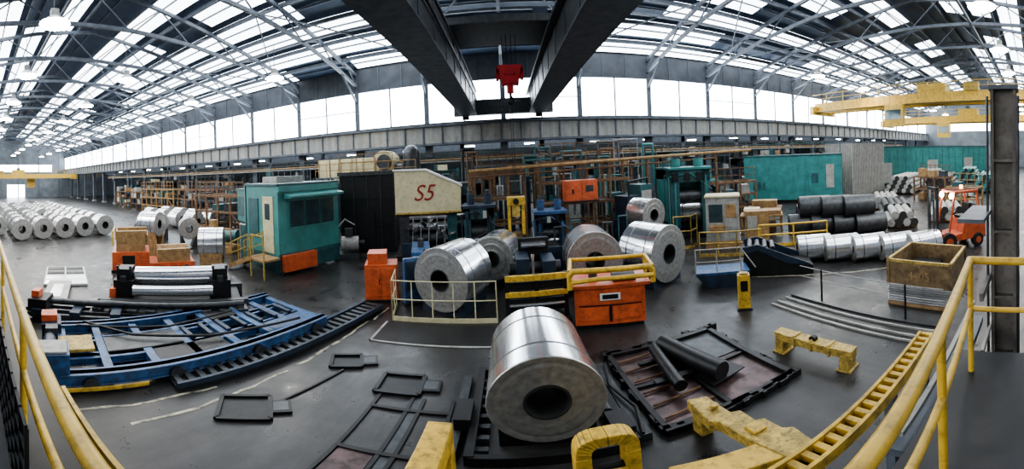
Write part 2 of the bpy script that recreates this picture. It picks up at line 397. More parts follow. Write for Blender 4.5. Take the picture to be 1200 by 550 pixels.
b.cyl((-1.3,-.55,.72),(1.3,-.55,.72),.17,ALU,24);b.cyl((-1.3,.5,.72),(1.3,.5,.72),.17,ALU,24)
b.box(-2.1,-1.9,-.6,.6,.42,.75,ORG);b.box(-2.5,2.5,-1.6,-1.0,0,.3,BLK)
for k in range(9): b.box(-2.4+k*.55,-2.1+k*.55,-1.55,-1.1,.3,.4,GUN)
b.cyl((-2.2,-1.3,.5),(2.2,-1.3,.5),.09,GUN)
b.obj('work_roll_carrier',(-9.7,6.35,0),rad(52),.01)
b=B()
b.box(-1.6,1.6,-.5,.5,0,.16,BLK)
for y in(-.4,0,.4): b.box(-1.7,1.7,y-.06,y+.06,.16,.3,GUN)
for x in(-1.2,0,1.2): b.box(x-.15,x+.15,-.5,.5,.3,.42,NAVY)
b.cyl((-1.4,.2,.5),(1.4,.2,.5),.1,GUN);b.box(-1.5,-.9,-.4,.4,.3,.7,BLK);b.box(-1.45,-1.2,-.2,.2,.7,.9,ORG)
b.obj('roll_cradle_skid',(-10.1,3.1,0),rad(60),.01)
b=B()
b.box(-.3,.3,-.3,.3,0,.5,NAVY);b.cyl((-.15,0,.5),(-.15,0,.95),.1,BLK);b.cyl((.15,0,.5),(.15,0,.8),.08,GUN);b.box(-.4,.4,-.4,-.32,.1,.6,ORG)
b.cyl((-.5,0,.25),(.5,0,.25),.12,GUN)
b.obj('hydraulic_power_pack',(-9.6,1.2,0),.3,.01)
b=B()
for k in range(5): b.box(-.9,.9,-1.9+k*.75,-1.85+k*.75,.02,.1,WHT)
for x in(-.9,0,.9): b.box(x-.03,x+.03,-1.9,1.15,.02,.1,WHT)
b.box(-.9,.9,-1.9,-.4,.06,.09,ALU)
b.obj('aluminium_sheet_rack',(-15.6,4.2,0),rad(75))
b=B();b.box(-.45,.45,-1.2,1.2,.0,.2,GUN);b.box(-.45,.45,-1.2,1.2,.2,.25,GRYL);b.box(-.2,.2,-.9,.6,.25,.27,ALU)
b.obj('sheet_stack',(-12.7,3.1,0),rad(70))
b=B()
b.box(-.9,.9,-1.6,.2,.1,.95,ORG);b.box(-.95,.95,-1.65,.25,.0,.12,BLK)
b.box(-.8,.8,-1.3,2.4,.12,.4,ORG);b.box(-.75,.75,-1.4,0,.95,1.25,TAN)
b.box(-.75,-.55,-1.4,.1,1.25,1.9,TAN);b.box(.55,.75,-1.4,.1,1.25,1.9,TAN);b.box(-.75,.75,.0,.15,1.25,1.7,TAN)
for s in(-1,1): b.prism([(s*.7,.4),(s*.7,1.0),(s*.5,1.0),(s*.1,.45)],'y',.6,2.2,TAN)
b.box(.91,.93,-1.1,-.5,.4,.8,BLK);b.box(-.7,.7,-1.62,-1.6,.35,.8,BLK)
b.pipe([(-.85,-1.55,1.25),(-.85,-1.55,1.9),(.85,-1.55,1.9),(.85,-1.55,1.25)],.04,RAIL,8)
for y in(-1.2,-.2,2.): 
    for x in(-.85,.85): b.cyl((x-.05,y,.14),(x+.05,y,.14),.14,GUN)
b.obj('coil_car',(-15.1,8.2,0),rad(-28),.015)
inst('aluminum_coil',CS,(-13.2,11.0,1.15),rad(-48),.88)
saddle('coil_saddle',-13.2,11.0,.75,1.1,1.1,rad(-48),TAN)
inst('aluminum_coil',CS,(-17.6,10.0,1.75),rad(-60),.85)
saddle('coil_saddle',-17.6,10.0,1.4,1.1,1.1,rad(-60),TAN)
def frame_tower(name,x,y,w,d,h,m,lev=3,rz_=0,bays=2):
    b=B()
    for i in range(bays+1):
        for j in(0,1):
            xx=-w/2+w*i/bays;yy_=-d/2+d*j;b.bar((xx,yy_,0),(xx,yy_,h),.12,.12,m)
    for k in range(1,lev+1):
        z=h*k/lev
        for j in(0,1): b.bar((-w/2,-d/2+d*j,z),(w/2,-d/2+d*j,z),.1,.12,m)
        for i in range(bays+1):
            xx=-w/2+w*i/bays;b.bar((xx,-d/2,z),(xx,d/2,z),.1,.1,m)
    b.bar((-w/2,-d/2,0),(-w/2+w/bays,-d/2,h/lev),.06,.06,m);b.bar((w/2,-d/2,h/lev),(w/2-w/bays,-d/2,2*h/lev),.06,.06,m)
    b.box(-w/2,w/2,-d/2,d/2,h/lev*2-.04,h/lev*2,GUN)
    for i in range(bays*2+1): b.bar((-w/2+w*i/bays/2,-d/2,h),(-w/2+w*i/bays/2,-d/2,h+.9),.04,.04,m)
    b.bar((-w/2,-d/2,h+.9),(w/2,-d/2,h+.9),.05,.05,m);b.bar((-w/2,-d/2,h+.45),(w/2,-d/2,h+.45),.04,.04,m)
    for q in range(bays):
        if random.random()<.7: b.box(-w/2+w*q/bays+.15,-w/2+w*(q+.75)/bays,-d*.3,d*.3,.05,h/lev*random.uniform(.4,.9),random.choice([TEALD,NAVY,GUN,TAN]))
        if random.random()<.6: b.box(-w/2+w*q/bays+.15,-w/2+w*(q+.7)/bays,-d*.3,d*.3,h/lev*2,h/lev*random.uniform(2.3,2.8),random.choice([TEALD,GRYL,GUN,TAN]))
    return b.obj(name,(x,y,0),rz_)
frame_tower('access_scaffold',-17.6,16.3,5,2,3.0,RUST,3,0,4)
frame_tower('access_scaffold',-22.5,20.0,5,1.6,3.4,GUN,3,0,4)
frame_tower('access_scaffold',-29.5,23.4,7,1.8,3.0,RUST,3,0,5)
frame_tower('access_scaffold',-38,23.4,8,1.8,3.0,TAN,3,0,6)
frame_tower('access_scaffold',4.4,18.6,5.2,1.4,4.2,RUST,4,0,4)
frame_tower('access_scaffold',-.4,18.6,2.8,1.2,3.8,RUST,3,0,3)
frame_tower('access_scaffold',14.5,18.6,3.4,1.4,2.4,RUST,3,rad(-20),3)
frame_tower('access_scaffold',-14.5,20.2,3.4,1.2,3.6,STEEL,3,0,3)
# ---------------------------------------------------------------- control booth (teal)
b=B()
b.box(0,3.1,0,3.6,.75,3.75,TEALB)
b.box(-.06,3.16,-.06,3.66,3.75,3.85,TEALD)
b.box(-.04,.0,-.04,.04,.7,3.8,TEALD);b.box(3.1,3.14,-.04,3.64,.7,.9,TEALD)
b.box(3.0,3.16,.5,3.3,1.9,3.2,TEALB)
for y0_,y1_ in((.6,1.35),(1.45,2.3),(2.4,3.2)):
    b.box(3.16,3.2,y0_,y1_,2.0,3.1,GLS);b.box(3.2,3.22,y0_-.04,y0_,1.95,3.15,TEALD)
b.prism([(3.1,3.2),(3.7,3.25),(3.7,3.35),(3.1,3.45)],'y',.3,3.5,TEALB)
for y in(.1,1.8,3.4): b.box(2.9,3.1,y,y+.15,0,.75,GUN)
b.box(3.05,3.1,0.,3.6,0.1,.75,TEALD);b.box(.05,3.0,.02,.1,0,.75,TEALD)
b.box(1.75,2.7,-.03,.0,.85,3.3,BEI);b.box(1.85,2.6,-.05,-.02,2.2,3.1,BEI);b.box(2.0,2.45,-.06,-.04,2.3,3.0,GLS)
b.box(3.11,3.4,.1,1.9,.15,.85,ORG)
b.box(.3,1.3,-.04,0,1.4,3.2,TEALD);b.box(-1.7,0,.3,3.2,1.9,3.5,TEALB);b.box(-1.7,0,.4,3.0,0,1.9,TEALD);b.box(-1.75,0,.25,3.25,3.5,3.58,TEALD)
b.box(-1.5,-.3,.2,.3,2.2,3.2,TEALD);b.pipe([(-1.0,.1,0),(-1.0,.1,1.8),(-.3,.1,1.8),(-.3,.1,3.7)],.05,GRYL,8)
b.box(.4,1.8,.8,2.4,3.85,4.15,GRYL);b.box(3.1,3.2,0,3.6,3.5,3.75,TEALB)
b.obj('control_booth',(-12.35,12.7,0),rad(-19),.01)
b=B();n_=7
for i in range(n_): b.box(i*.27,i*.27+.28,0,.85,.18+i*.1,.22+i*.1,TAN)
for y in(0,.85):
    b.bar((0,y,.1),(1.9,y,.8),.05,.2,TAN)
    for i in(0,3,6): b.bar((.1+i*.27,y,.2+i*.1),(.1+i*.27,y,1.2+i*.1),.045,.045,YELD)
    b.bar((.1,y,1.2),(1.75,y,1.8),.05,.05,YELD);b.bar((.1,y,.7),(1.75,y,1.3),.04,.04,YELD)
b.box(1.85,2.9,0,.9,.72,.8,TAN)
for x in(1.9,2.85): b.bar((x,.02,0),(x,.02,1.8),.05,.05,YELD)
b.bar((1.9,.02,1.8),(2.85,.02,1.8),.05,.05,YELD)
b.obj('access_stairs',(-12.3,11.3,0),rad(-12))
b=B()
b.box(-1.2,1.2,-.6,.6,0,.4,TAN);b.box(-.9,.1,-.45,.45,.4,1.3,RUST);b.cyl((.1,0,.9),(1.1,0,.9),.35,TEALD);b.cyl((1.1,0,.9),(1.3,0,.9),.4,TEALD)
b.box(-.6,-.2,-.2,.2,1.3,1.8,TAN);b.pipe([(-1.1,-.5,.4),(-1.1,-.5,1.4),(1.1,-.5,1.4),(1.1,-.5,.4)],.03,TAN)
b.obj('drive_motor_unit',(-15.6,13.6,0),.3,.02)
b=B()
b.box(-1.55,1.55,0,3.2,0,4.15,BLK);b.box(-1.65,1.65,-.08,.0,4.0,4.2,GUN)
for k in range(5): b.box(-1.5+k*.75,-1.46+k*.75,-.04,.0,.1,4.0,GUN)
for z in(1.4,2.8): b.box(-1.55,1.55,-.03,0,z,z+.03,BLK)
b.box(-.5,.4,-.06,-.02,.1,2.1,BLK)
for x in(-1.5,-.5,.5,1.5): b.bar((x,-.05,4.2),(x,-.05,5.1),.05,.05,TAN)
b.bar((-1.5,-.05,5.1),(1.5,-.05,5.1),.05,.05,TAN);b.bar((-1.5,-.05,4.7),(1.5,-.05,4.7),.04,.04,TAN)
b.obj('mill_enclosure',(-7.55,17.2,0),rad(14))
b=B()
b.box(-.5,.5,-.4,.4,0,.3,GUN);b.cyl((-.4,0,.75),(.5,0,.75),.35,GRYL,18);b.box(-.2,.2,-.2,.2,1.1,1.5,GUN);b.cyl((.5,0,.75),(.8,0,.75),.15,BLK)
b.pipe([(-.4,.3,1.0),(-.6,.3,1.5),(-.2,.3,1.9),(.3,.3,1.6)],.04,GRYL,8)
b.obj('electric_motor',(-8.0,15.7,0),.4,.01)
b=B()
b.box(-3.2,1.6,-1,1,3.9,5.1,BEI)
for k in range(6): b.box(-3.15+k*.9,-3.1+k*.9,-1.05,-1,3.9,5.1,TAN)
b.cyl((1.9,-.9,4.75),(1.9,.9,4.75),.75,BEI,28);b.cyl((2.0,-1.1,4.75),(2.0,-.9,4.75),.5,GUN,24)
b.pipe([(2.3,0,4.3),(3.2,0,4.3),(3.6,0,4.7),(3.9,0,5.2)],.32,GUN,14)
b.cyl((3.8,-.2,3.9),(3.8,-.2,5.2),.6,GUN,24);b.ball((3.8,-.2,5.2),.6,GUN,16,8)
for x in(-3,-.5,1.4,3.8):
    for y in(-.9,.9): b.bar((x,y,0),(x,y,3.9),.16,.16,STEEL)
b.box(-3.3,4.4,-1.3,1.2,3.8,3.9,STEEL)
for k in range(9): b.bar((-3.3+k*.95,-1.3,3.9),(-3.3+k*.95,-1.3,4.8),.04,.04,TAN)
b.bar((-3.3,-1.3,4.8),(4.3,-1.3,4.8),.05,.05,TAN);b.bar((-3.3,-1.3,4.35),(4.3,-1.3,4.35),.04,.04,TAN)
b.box(-3,3.5,-.8,.8,.1,3.2,NAVY)
b.obj('fume_extraction_unit',(-10.3,22.9,0),.05,.01)
# ---------------------------------------------------------------- S5 machine
b=B()
b.prism([(-1.75,2.15),(-1.75,4.15),(-.2,4.12),(1.55,3.35),(1.5,2.15)],'y',0,1.6,BEI)
b.prism([(-1.83,4.13),(-1.83,4.22),(-.2,4.2),(1.62,3.4),(1.6,3.3),(-.2,4.1)],'y',-.06,1.66,WHT)
b.box(-1.77,1.52,-.03,0,2.12,2.22,YELD)
b.box(-1.6,-1.1,.2,1.4,0,2.15,GUN);b.box(.8,1.3,.2,1.4,0,2.15,TEALD)
b.cyl((-1.1,.4,1.5),(.8,.4,1.5),.22,ALU,20);b.cyl((-1.1,.5,.9),(.8,.5,.9),.28,GUN,20);b.cyl((-1.1,.3,1.95),(.8,.3,1.95),.12,ALU)
b.box(-1.1,.8,.9,1.3,.2,2.1,BLK)
for k in range(5): b.bar((-1+k*.4,.1,.3),(-.9+k*.4,.15,1.9),.05,.05,GRYL)
for k in range(7): b.cyl((-1.2+k*.35,-.05,random.uniform(1,1.9)),(-1.0+k*.35,.2,random.uniform(.6,1.9)),.09,random.choice([ALU,GUN,ALU]),12)
b.box(-1.8,1.5,-.3,1.5,0,.25,BLK);b.box(-1.5,-.3,-.25,.1,.25,.8,NAVY);b.box(0,1.2,-.25,.1,.25,.6,GUN)
s5=b.obj('slitting_line_housing',(-3.75,16.3,0),rad(12),.015)
cu=bpy.data.curves.new('marking','FONT');cu.body='S5';cu.size=1.05;cu.shear=.35;cu.extrude=.006;cu.align_x='CENTER'
t=bpy.data.objects.new('marking',cu);sc.collection.objects.link(t);t.parent=s5;t.location=(-.35,-.02,2.75);t.rotation_euler=(math.pi/2,0,0)
cu.materials.append(mat('marking_red',(.28,.03,.02),.5))
b=B()
b.box(-.55,.55,-.4,.4,.08,1.25,ORG);b.box(-.45,.2,-.3,.4,1.25,1.6,ORG);b.box(-.6,.6,-.45,.45,0,.08,BLK)
b.box(-.5,-.02,-.42,-.4,.2,1.15,ORG);b.box(.02,.5,-.42,-.4,.2,1.15,ORG);b.box(-.08,-.05,-.45,-.42,.6,.8,BLK)
b.obj('electrical_cabinet',(-4.3,10.8,0),rad(18),.02)
b=B()
b.box(-.5,.1,-1.0,1.3,0,1.25,NAVY);b.box(-.55,.15,-.9,1.0,1.25,1.4,BLUE);b.box(-.4,.0,-1.02,-1.0,.3,1.1,BLUE);b.cyl((-.2,0,1.4),(-.2,0,1.7),.12,GUN)
b.box(-.5,.1,-1.1,-1.0,.9,1.3,GRYL)
b.obj('uncoiler',(-3.15,12.6,0),rad(15),.015)
b=B() # blue guard panel next to coil behind fence
b.box(-.4,.4,-.08,.08,.0,1.5,BLUE);b.box(-.34,.34,-.1,-.08,.5,1.4,NAVY);b.box(-.45,.45,-.2,.2,0,.06,BLK);b.cyl((.3,-.1,1.5),(.3,-.1,1.75),.03,GUN)
b.obj('guard_door',(-3.05,10.6,0),rad(35),.01)
def tube_fence(name,pts,h,m,r=.022,step=1.0,levels=(1,.55)):
    b=B()
    for a,c in zip(pts[:-1],pts[1:]):
        a=Vector((*a,0));c=Vector((*c,0));d=(c-a);n=max(1,round(d.length/step))
        for i in range(n+1):
            p=a+d*i/n;b.cyl(p,p+Vector((0,0,h)),r,m,8)
        for l in levels: b.cyl(a+Vector((0,0,h*l)),c+Vector((0,0,h*l)),r,m,8)
        b.bar(a+Vector((0,0,.07)),c+Vector((0,0,.07)),.02,.14,m)
    return b.obj(name)
tube_fence('guard_fence',[(-3.6,10.2),(-3.35,9.1),(-.4,9.15)],1.2,BEI,.018,.6)
b=B();b.box(-3.45,-.45,7.75,8.95,.002,.02,BLK)
for r_ in((-3.5,-.4,7.7,7.76),(-3.5,-3.44,7.7,8.95)): b.box(*r_,.004,.026,GRYL)
b.obj('floor_plate')
b=B()
for x in(-.15,.65,1.45): b.box(x-.06,x+.06,-.06,.06,0,1.35,BLK)
b.box(-.2,1.5,-.1,.0,1.18,1.34,YEL);b.box(-.2,1.5,-.1,.0,.74,.88,YEL)
b.box(-.15,1.45,-.02,.04,.93,1.14,BLK);b.box(-.15,1.45,-.02,.04,.3,.66,BLK)
b.cyl((-.1,-.06,.5),(1.4,-.06,.5),.05,ALU);b.box(-.25,1.55,-.3,.25,0,.1,BLK)
b.obj('safety_barrier',(0.05,9.15,0),0,.008)
b=B()
b.box(-.7,.7,-.7,.7,0,.9,BLK);b.cyl((-.8,0,1.1),(.8,0,1.1),.18,GUN,18);b.box(-.6,-.2,-.5,.5,.9,1.5,NAVY);b.box(.2,.6,-.5,.5,.9,1.4,NAVY);b.cyl((-.1,-.4,.9),(-.1,-.4,1.6),.05,ALU)
b.box(-.9,.9,-.75,-.7,.3,.7,GUN);b.box(-.5,.5,.5,.7,.9,1.9,BLK);b.cyl((-.4,.45,1.7),(.4,.45,1.7),.1,ALU)
b.obj('entry_guide_unit',(.8,10.6,0),0,.015)
b=B()
b.box(-.9,.9,-.45,.55,.12,1.12,ORG);b.box(-.85,.85,-.4,.5,0,.12,BLK)
b.box(-.8,-.05,-.47,-.45,.25,.62,ORG);b.box(.05,.8,-.47,-.45,.25,.62,ORG);b.box(-.8,.8,-.47,-.45,.7,1.02,ORG)
b.box(-.26,.26,-.5,-.46,.80,.98,WHT);b.box(-.2,.2,-.505,-.5,.83,.95,BLK)
b.box(-.03,.03,-.48,-.45,.2,.66,BLK);b.box(-.8,.8,-.475,-.465,.64,.67,BLK)
b.pipe([(-1.0,-.55,1.15),(-1.0,-.55,1.5),(-.9,-.6,1.62),(1.0,-.6,1.62),(1.1,-.55,1.5),(1.1,-.55,1.2)],.07,RAIL)
b.pipe([(-1.0,-.55,1.32),(-.3,-.6,1.4),(1.1,-.6,1.4)],.06,RAIL)
b.pipe([(-1.0,.45,1.15),(-1.0,.45,1.62),(1.1,.45,1.62),(1.1,.45,1.15)],.055,RAIL)
b.pipe([(-1.0,-.58,1.6),(-1.0,.45,1.62)],.055,RAIL);b.pipe([(1.1,-.58,1.6),(1.1,.45,1.62)],.055,RAIL)
b.box(-.95,1.05,-.5,.5,1.12,1.2,ORG);b.cyl((-.4,0,1.2),(-.4,0,1.4),.12,GUN);b.box(.1,.7,-.3,.3,1.2,1.35,BLK)
b.obj('hydraulic_unit',(2.55,8.55,0),rad(-12),.015)
# ---------------------------------------------------------------- central machinery
def mill_stand(name,x,y,w,d,h,m,m2,rz_=0):
    b=B()
    b.box(-w/2-.2,w/2+.2,-d/2-.2,d/2+.2,0,.25,BLK)
    for s in(-1,1):
        b.box(s*w*.5-(.22*w if s>0 else 0),s*w*.5+(.22*w if s<0 else 0),-d/2,d/2,.25,h,m)
        b.box(s*w*.39-.05,s*w*.39+.05,-d/2-.05,-d/2,.5,h-.3,m2)
    b.box(-w/2,w/2,-d/2,d/2,h*.82,h,m);b.box(-w/2-.1,w/2+.1,-d/2-.1,d/2+.1,h,h+.12,m2)
    for z,r in((.3,.11),(.45,.08),(.6,.11)): b.cyl((-w*.28,-d*.2,h*z),(w*.28,-d*.2,h*z),h*r,ALU if r<.1 else GUN,20)
    b.box(-w*.28,w*.28,d*.1,d*.3,.3,h*.8,m2)
    for s in(-1,1):
        b.cyl((s*w*.3,0,h+.12),(s*w*.3,0,h+.55),.13*w,m2,16);b.cyl((s*w*.3,0,h+.55),(s*w*.3,0,h+.7),.07*w,GUN,12)
    b.pipe([(-w/2-.1,-d/2,.4),(-w/2-.1,-d/2,h*.9),(0,-d/2-.1,h*.95),(w/2+.1,-d/2,h*.7)],.03,m2,8)
    b.pipe([(-w*.2,-d/2-.1,.3),(-w*.25,-d/2-.15,h*.5),(w*.3,-d/2-.12,h*.62),(w*.34,-d/2-.1,h*.95)],.025,BLK,8)
    for q in range(3): b.box(-w*.45+q*w*.3,-w*.32+q*w*.3,-d/2-.12,-d/2,h*.84,h*.96,random.choice([GRYL,m2,BLK]))
    b.box(w/2,w/2+.4,-d*.3,d*.3,.3,h*.5,m2);b.cyl((w/2+.4,0,h*.35),(w/2+1.0,0,h*.35),h*.12,m,16)
    return b.obj(name,(x,y,0),rz_,.012)
mill_stand('slitter_stand',-1.25,15.2,1.3,1.2,2.5,TEALD,NAVY)
mill_stand('recoiler_stand',9.9,16.6,2.2,1.9,3.5,TEALD,TEAL,rad(-20))
mill_stand('tension_stand',1.9,15.2,1.3,1.1,2.1,NAVY,BLUE)
mill_stand('leveller_stand',-2.6,20.8,2.0,1.5,3.2,TEALD,GUN)
mill_stand('edge_trimmer',11.2,20.6,2.0,1.4,3.4,TEAL,TEALD)
b=B()
b.box(-.5,.7,-.1,1.2,0,1.2,NAVY);b.box(-.4,.5,.0,1.1,1.2,2.4,NAVY);b.cyl((0,-.2,1.65),(0,.9,1.65),.2,GUN);b.box(-.6,.8,-.3,1.3,0,.15,BLK)
b.cyl((.1,1.2,1.2),(.1,1.5,1.2),.4,TEALD,20);b.box(.5,1.3,0,1,.1,2.9,TEALD);b.box(.55,1.25,-.05,0,1.9,2.6,GRYL);b.pipe([(-.3,0,2.4),(-.3,0,3.1),(1,0,3.2),(1,0,2.9)],.05,BLK,8)
b.obj('recoiler',(6.4,16.2,0),rad(18),.02)
b=B()
b.box(-2.2,2.2,-.55,-.45,.35,.75,NAVY);b.box(-2.2,2.2,.45,.55,.35,.75,NAVY)
for k in range(14): b.cyl((-2.1+k*.31,-.45,.7),(-2.1+k*.31,.45,.7),.07,ALU,12)
for x in(-2.0,0,2.0):
    for y in(-.5,.5): b.bar((x,y,0),(x,y,.4),.12,.12,NAVY)
b.box(-2.2,-1.0,-.66,-.55,.2,1.2,NAVY);b.box(.3,1.2,-.7,-.55,.1,1.1,NAVY);b.box(1.3,1.9,-.65,-.55,.4,1.4,GRYL);b.box(-.8,.1,-.62,-.55,.3,1.3,BLK)
for k in range(6): b.pipe([(-2+k*.7,.5,.7),(-2+k*.7,.5,1.5+.2*(k%3)),(-1.6+k*.7,.5,1.5+.2*(k%3)),(-1.6+k*.7,.5,.7)],.035,[BLK,GUN,TEALD][k%3],8)
b.obj('roller_conveyor',(3.2,13.3,0),0,.005)
b=B()
b.box(-.85,.85,-.4,.4,2.35,3.3,ORG);b.box(-.8,-.03,-.42,-.4,2.4,3.25,ORG);b.box(.03,.8,-.42,-.4,2.4,3.25,ORG)
for x in(-.75,.75):
    for y in(-.3,.3): b.bar((x,y,0),(x,y,2.35),.09,.09,RUST)
b.box(-.9,.9,-.45,.45,2.28,2.35,BLK);b.box(-.5,-.4,-.44,-.42,2.7,2.9,BLK);b.box(.2,.6,-.43,-.41,2.75,3.05,GUN)
b.obj('overhead_control_cabinet',(3.75,16.9,0),0,.01)
b=B()
b.cyl((-1.9,17.4,3.95),(15.5,17.4,4.4),.09,TAN,10);b.cyl((-1.9,17.5,3.65),(12.5,17.5,4.0),.05,RUST,10)
for x in(-1.9,7.8,12.6): b.bar((x,17.45,0),(x,17.45,4.0+x*.02),.12,.12,RUST)
b.obj('overhead_pipe_run')
b=B()
pm=[GUN,STEEL,TEALD,RUST,BLK,TEAL,GRYL]
for k in range(56):
    x=random.uniform(-5,13);y=random.uniform(22.2,24.6);z0_=random.uniform(.1,2.5);z1_=random.uniform(2.6,5.6);m=random.choice(pm);r=random.choice((.03,.04,.06,.1))
    x2=x+random.uniform(-2,2);b.pipe([(x,y,0),(x,y,z1_),(x2,y,z1_),(x2,y,z0_)],r,m,8)
for k in range(16):
    x=random.uniform(-5,12);y=random.uniform(22.4,24.2);w_=random.uniform(.4,1.3);b.box(x,x+w_,y,y+.8,0,random.uniform(.8,3.4),random.choice([TEALD,NAVY,GUN,TEAL,GRYL,BLK]))
b.obj('process_pipework')
b=B()
b.box(-.8,.8,-.6,.6,.35,2.3,GRYL);b.box(-.85,.85,-.65,.65,2.3,2.38,BEI);b.box(-.65,.0,-.63,-.6,1.2,2.0,GLS);b.box(.1,.7,-.63,-.6,.45,2.1,GRYL);b.box(.15,.65,-.65,-.63,1.4,2.0,TAN)
b.box(-.85,.85,-.65,.65,.0,.35,TAN);b.box(-.6,.1,-1.0,-.6,.9,1.1,TAN)
b.obj('operator_console',(9.9,13.3,0),rad(-38),.012)
b=B()
b.box(-.6,.6,-.4,.4,.1,1.5,TAN);b.box(-.65,.65,-.45,.45,0,.1,BLK);b.box(-.5,.0,-.42,-.4,.6,1.3,GRYL);b.box(.1,.5,-.42,-.4,.3,1.3,TAN)
b.obj('junction_cabinet',(11.6,12.7,0),rad(-40),.01)
tube_fence('yellow_handrail',[(10.8,11.7),(13.4,9.6)],1.0,RAIL,.045,1.4)
tube_fence('yellow_handrail',[(7.9,12.4),(9.2,11.4),(10.2,10.9)],1.05,YELD,.03,.8)
tube_fence('yellow_handrail',[(7.6,14.2),(8.4,13.9),(9.0,14.3)],1.5,YELD,.03,.8)
b=B()
b.box(-1.2,1.2,-.6,.6,.9,1.0,TAN)
for x in(-1.1,0,1.1):
    for y in(-.5,.5): b.bar((x,y,0),(x,y,.9),.1,.1,TAN)
b.box(-1,-.1,-.5,.5,1.0,1.3,BEI);b.box(.1,1.1,-.45,.45,1.0,1.22,WOOD);b.bar((-1.1,-.5,.4),(1.1,-.5,.4),.06,.06,TAN);b.box(-.9,.8,-.4,.4,.1,.6,RUST)
b.obj('work_table',(13.1,13.9,0),rad(-45),.01)
b=B()
b.box(-1.1,1.1,-.5,.5,.9,1.0,RUST)
for x in(-1.,1.0):
    for y in(-.4,.4): b.bar((x,y,0),(x,y,.9),.1,.1,TAN)
b.box(-.8,.8,-.35,.35,1.0,1.4,TAN);b.bar((-1,-.4,.3),(1,-.4,.3),.08,.08,TAN)
b.obj('work_table',(15.0,15.6,0),rad(-50),.01)
b=B()
b.box(-.9,.9,-.45,.45,.45,.53,BLUE);b.prism([(-.9,.45),(.9,.45),(.9,0),(-.5,0)],'y',-.45,.45,NAVY)
for x in(-.9,-.2,.6): b.cyl((x,-.45,.5),(x,-.45,1.3),.02,GRYL,8)
b.cyl((-.9,-.45,1.3),(.6,-.45,1.3),.02,GRYL,8);b.cyl((.6,-.45,1.3),(1.1,-.45,.6),.02,GRYL,8);b.cyl((-.9,-.45,.9),(.6,-.45,.9),.015,GRYL,8)
b.obj('step_platform',(6.75,9.25,0),rad(-30),.008)
b=B()
b.prism([(-1.1,0),(-1.0,.8),(-.5,.95),(.5,.45),(1.5,.3),(1.5,0)],'y',-.6,.6,BLK)
for s in(-.64,.58): b.prism([(-1.0,.8),(-1.05,1.05),(-.5,1.15),(1.3,.42),(1.5,.3),(.5,.45),(-.5,.95)],'y',s,s+.06,NAVY)
for k in range(4): b.cyl((-.8+k*.28,-.5,1.0-k*.02),(-.8+k*.28,.5,1.0-k*.02),.1,GUN,12)
b.obj('scrap_chute',(8.85,8.95,0),rad(-42),.01)
b=B();b.box(-.17,.17,-.13,.13,.04,1.0,YEL);b.box(-.22,.22,-.2,.2,0,.04,BLK);b.box(-.1,.1,-.15,-.13,.55,.85,BLK);b.box(-.12,.12,-.1,.1,1.0,1.05,YELD)
b.obj('safety_light_post',(6.0,7.2,0),rad(-35),.015)
# ---------------------------------------------------------------- pit tray
b=B()
b.box(1.97,4.35,4.1,6.6,.005,.05,MAR)
for a in((1.87,1.97,4.0,6.7),(4.33,4.45,4.0,6.7),(1.87,4.45,3.95,4.1),(1.87,4.45,6.6,6.75)): b.box(*a,0,.14,BLK)
for k in range(40):
    x=random.uniform(1.75,4.5);s=random.choice((3.95,6.72))+random.uniform(-.08,.08);q=random.uniform(.03,.12);b.box(x,x+q*2,s,s+q,0,.14,BLK)
    y=random.uniform(3.95,6.7);s=random.choice((1.85,4.4))+random.uniform(-.05,.05);b.box(s,s+q,y,y+q*2,0,.13,BLK)
b.box(3.0,3.1,4.1,6.6,.05,.12,BLK);b.box(1.97,4.35,5.3,5.38,.05,.1,BLK);b.box(3.1,4.33,5.5,6.58,.05,.07,GUN)
for k in range(6): b.bar((2.02,4.3+k*.4,.09),(2.95,4.4+k*.4,.09),.03,.04,RUST)
b.obj('sump_tray',(0,0,0),0,.004)
b=B();b.cyl((2.55,4.75,.3),(2.75,6.2,.3),.12,BLK,20);b.cyl((3.35,4.7,.33),(3.0,6.3,.33),.19,BLK,20);b.box(2.3,3.5,5.15,5.3,.14,.2,BLK);b.box(2.3,3.4,5.9,6.0,.14,.2,BLK)
b.prism([(3.1,4.6),(3.9,4.75),(3.5,6.3),(2.95,6.2)],'z',.14,.17,BLK)
b.obj('spare_rollers')
def tray(name,x,y,w,l,rz_,extra=True):
    b=B()
    b.box(-w/2,w/2,-l/2,l/2,.004,.02,BLK)
    for s in(-1,1):
        b.box(s*w/2-.04,s*w/2+.04,-l/2,l/2,0,.07,BLK);b.box(-w/2,w/2,s*l/2-.04,s*l/2+.04,0,.07,BLK)
    if extra: b.box(w/2,w/2+.35,-.2,.2,.0,.06,BLK);b.box(w/2+.05,w/2+.3,-.14,.14,.06,.065,GUN)
    return b.obj(name,(x,y,0),rz_)
tray('drain_tray',-4.1,4.0,.85,.75,.7);tray('drain_tray',-3.5,6.5,.65,.55,.4);tray('drain_tray',-2.1,5.95,.8,.7,.05)
b=B()
for x in(-2.35,-1.75,-1.55,-1.05): b.box(x-.03,x+.03,2.2,5.55,.0,.035,BLK)
b.box(-2.35,-1.05,3.9,3.98,0,.04,BLK);b.box(-2.35,-1.05,5.1,5.18,0,.04,BLK);b.box(-1.75,-1.55,2.2,5.55,.0,.012,GUN);b.box(-2.3,-1.8,2.2,3.9,.0,.01,MAR)
b.bar((-3.4,6.15,.02),(-3.8,4.5,.02),.05,.03,BLK)
b.obj('floor_channel_rails')
PAINT=mat('floor_paint',(.40,.37,.27),.55,0,.9,5,col2=(.05,.045,.04))
b=B()
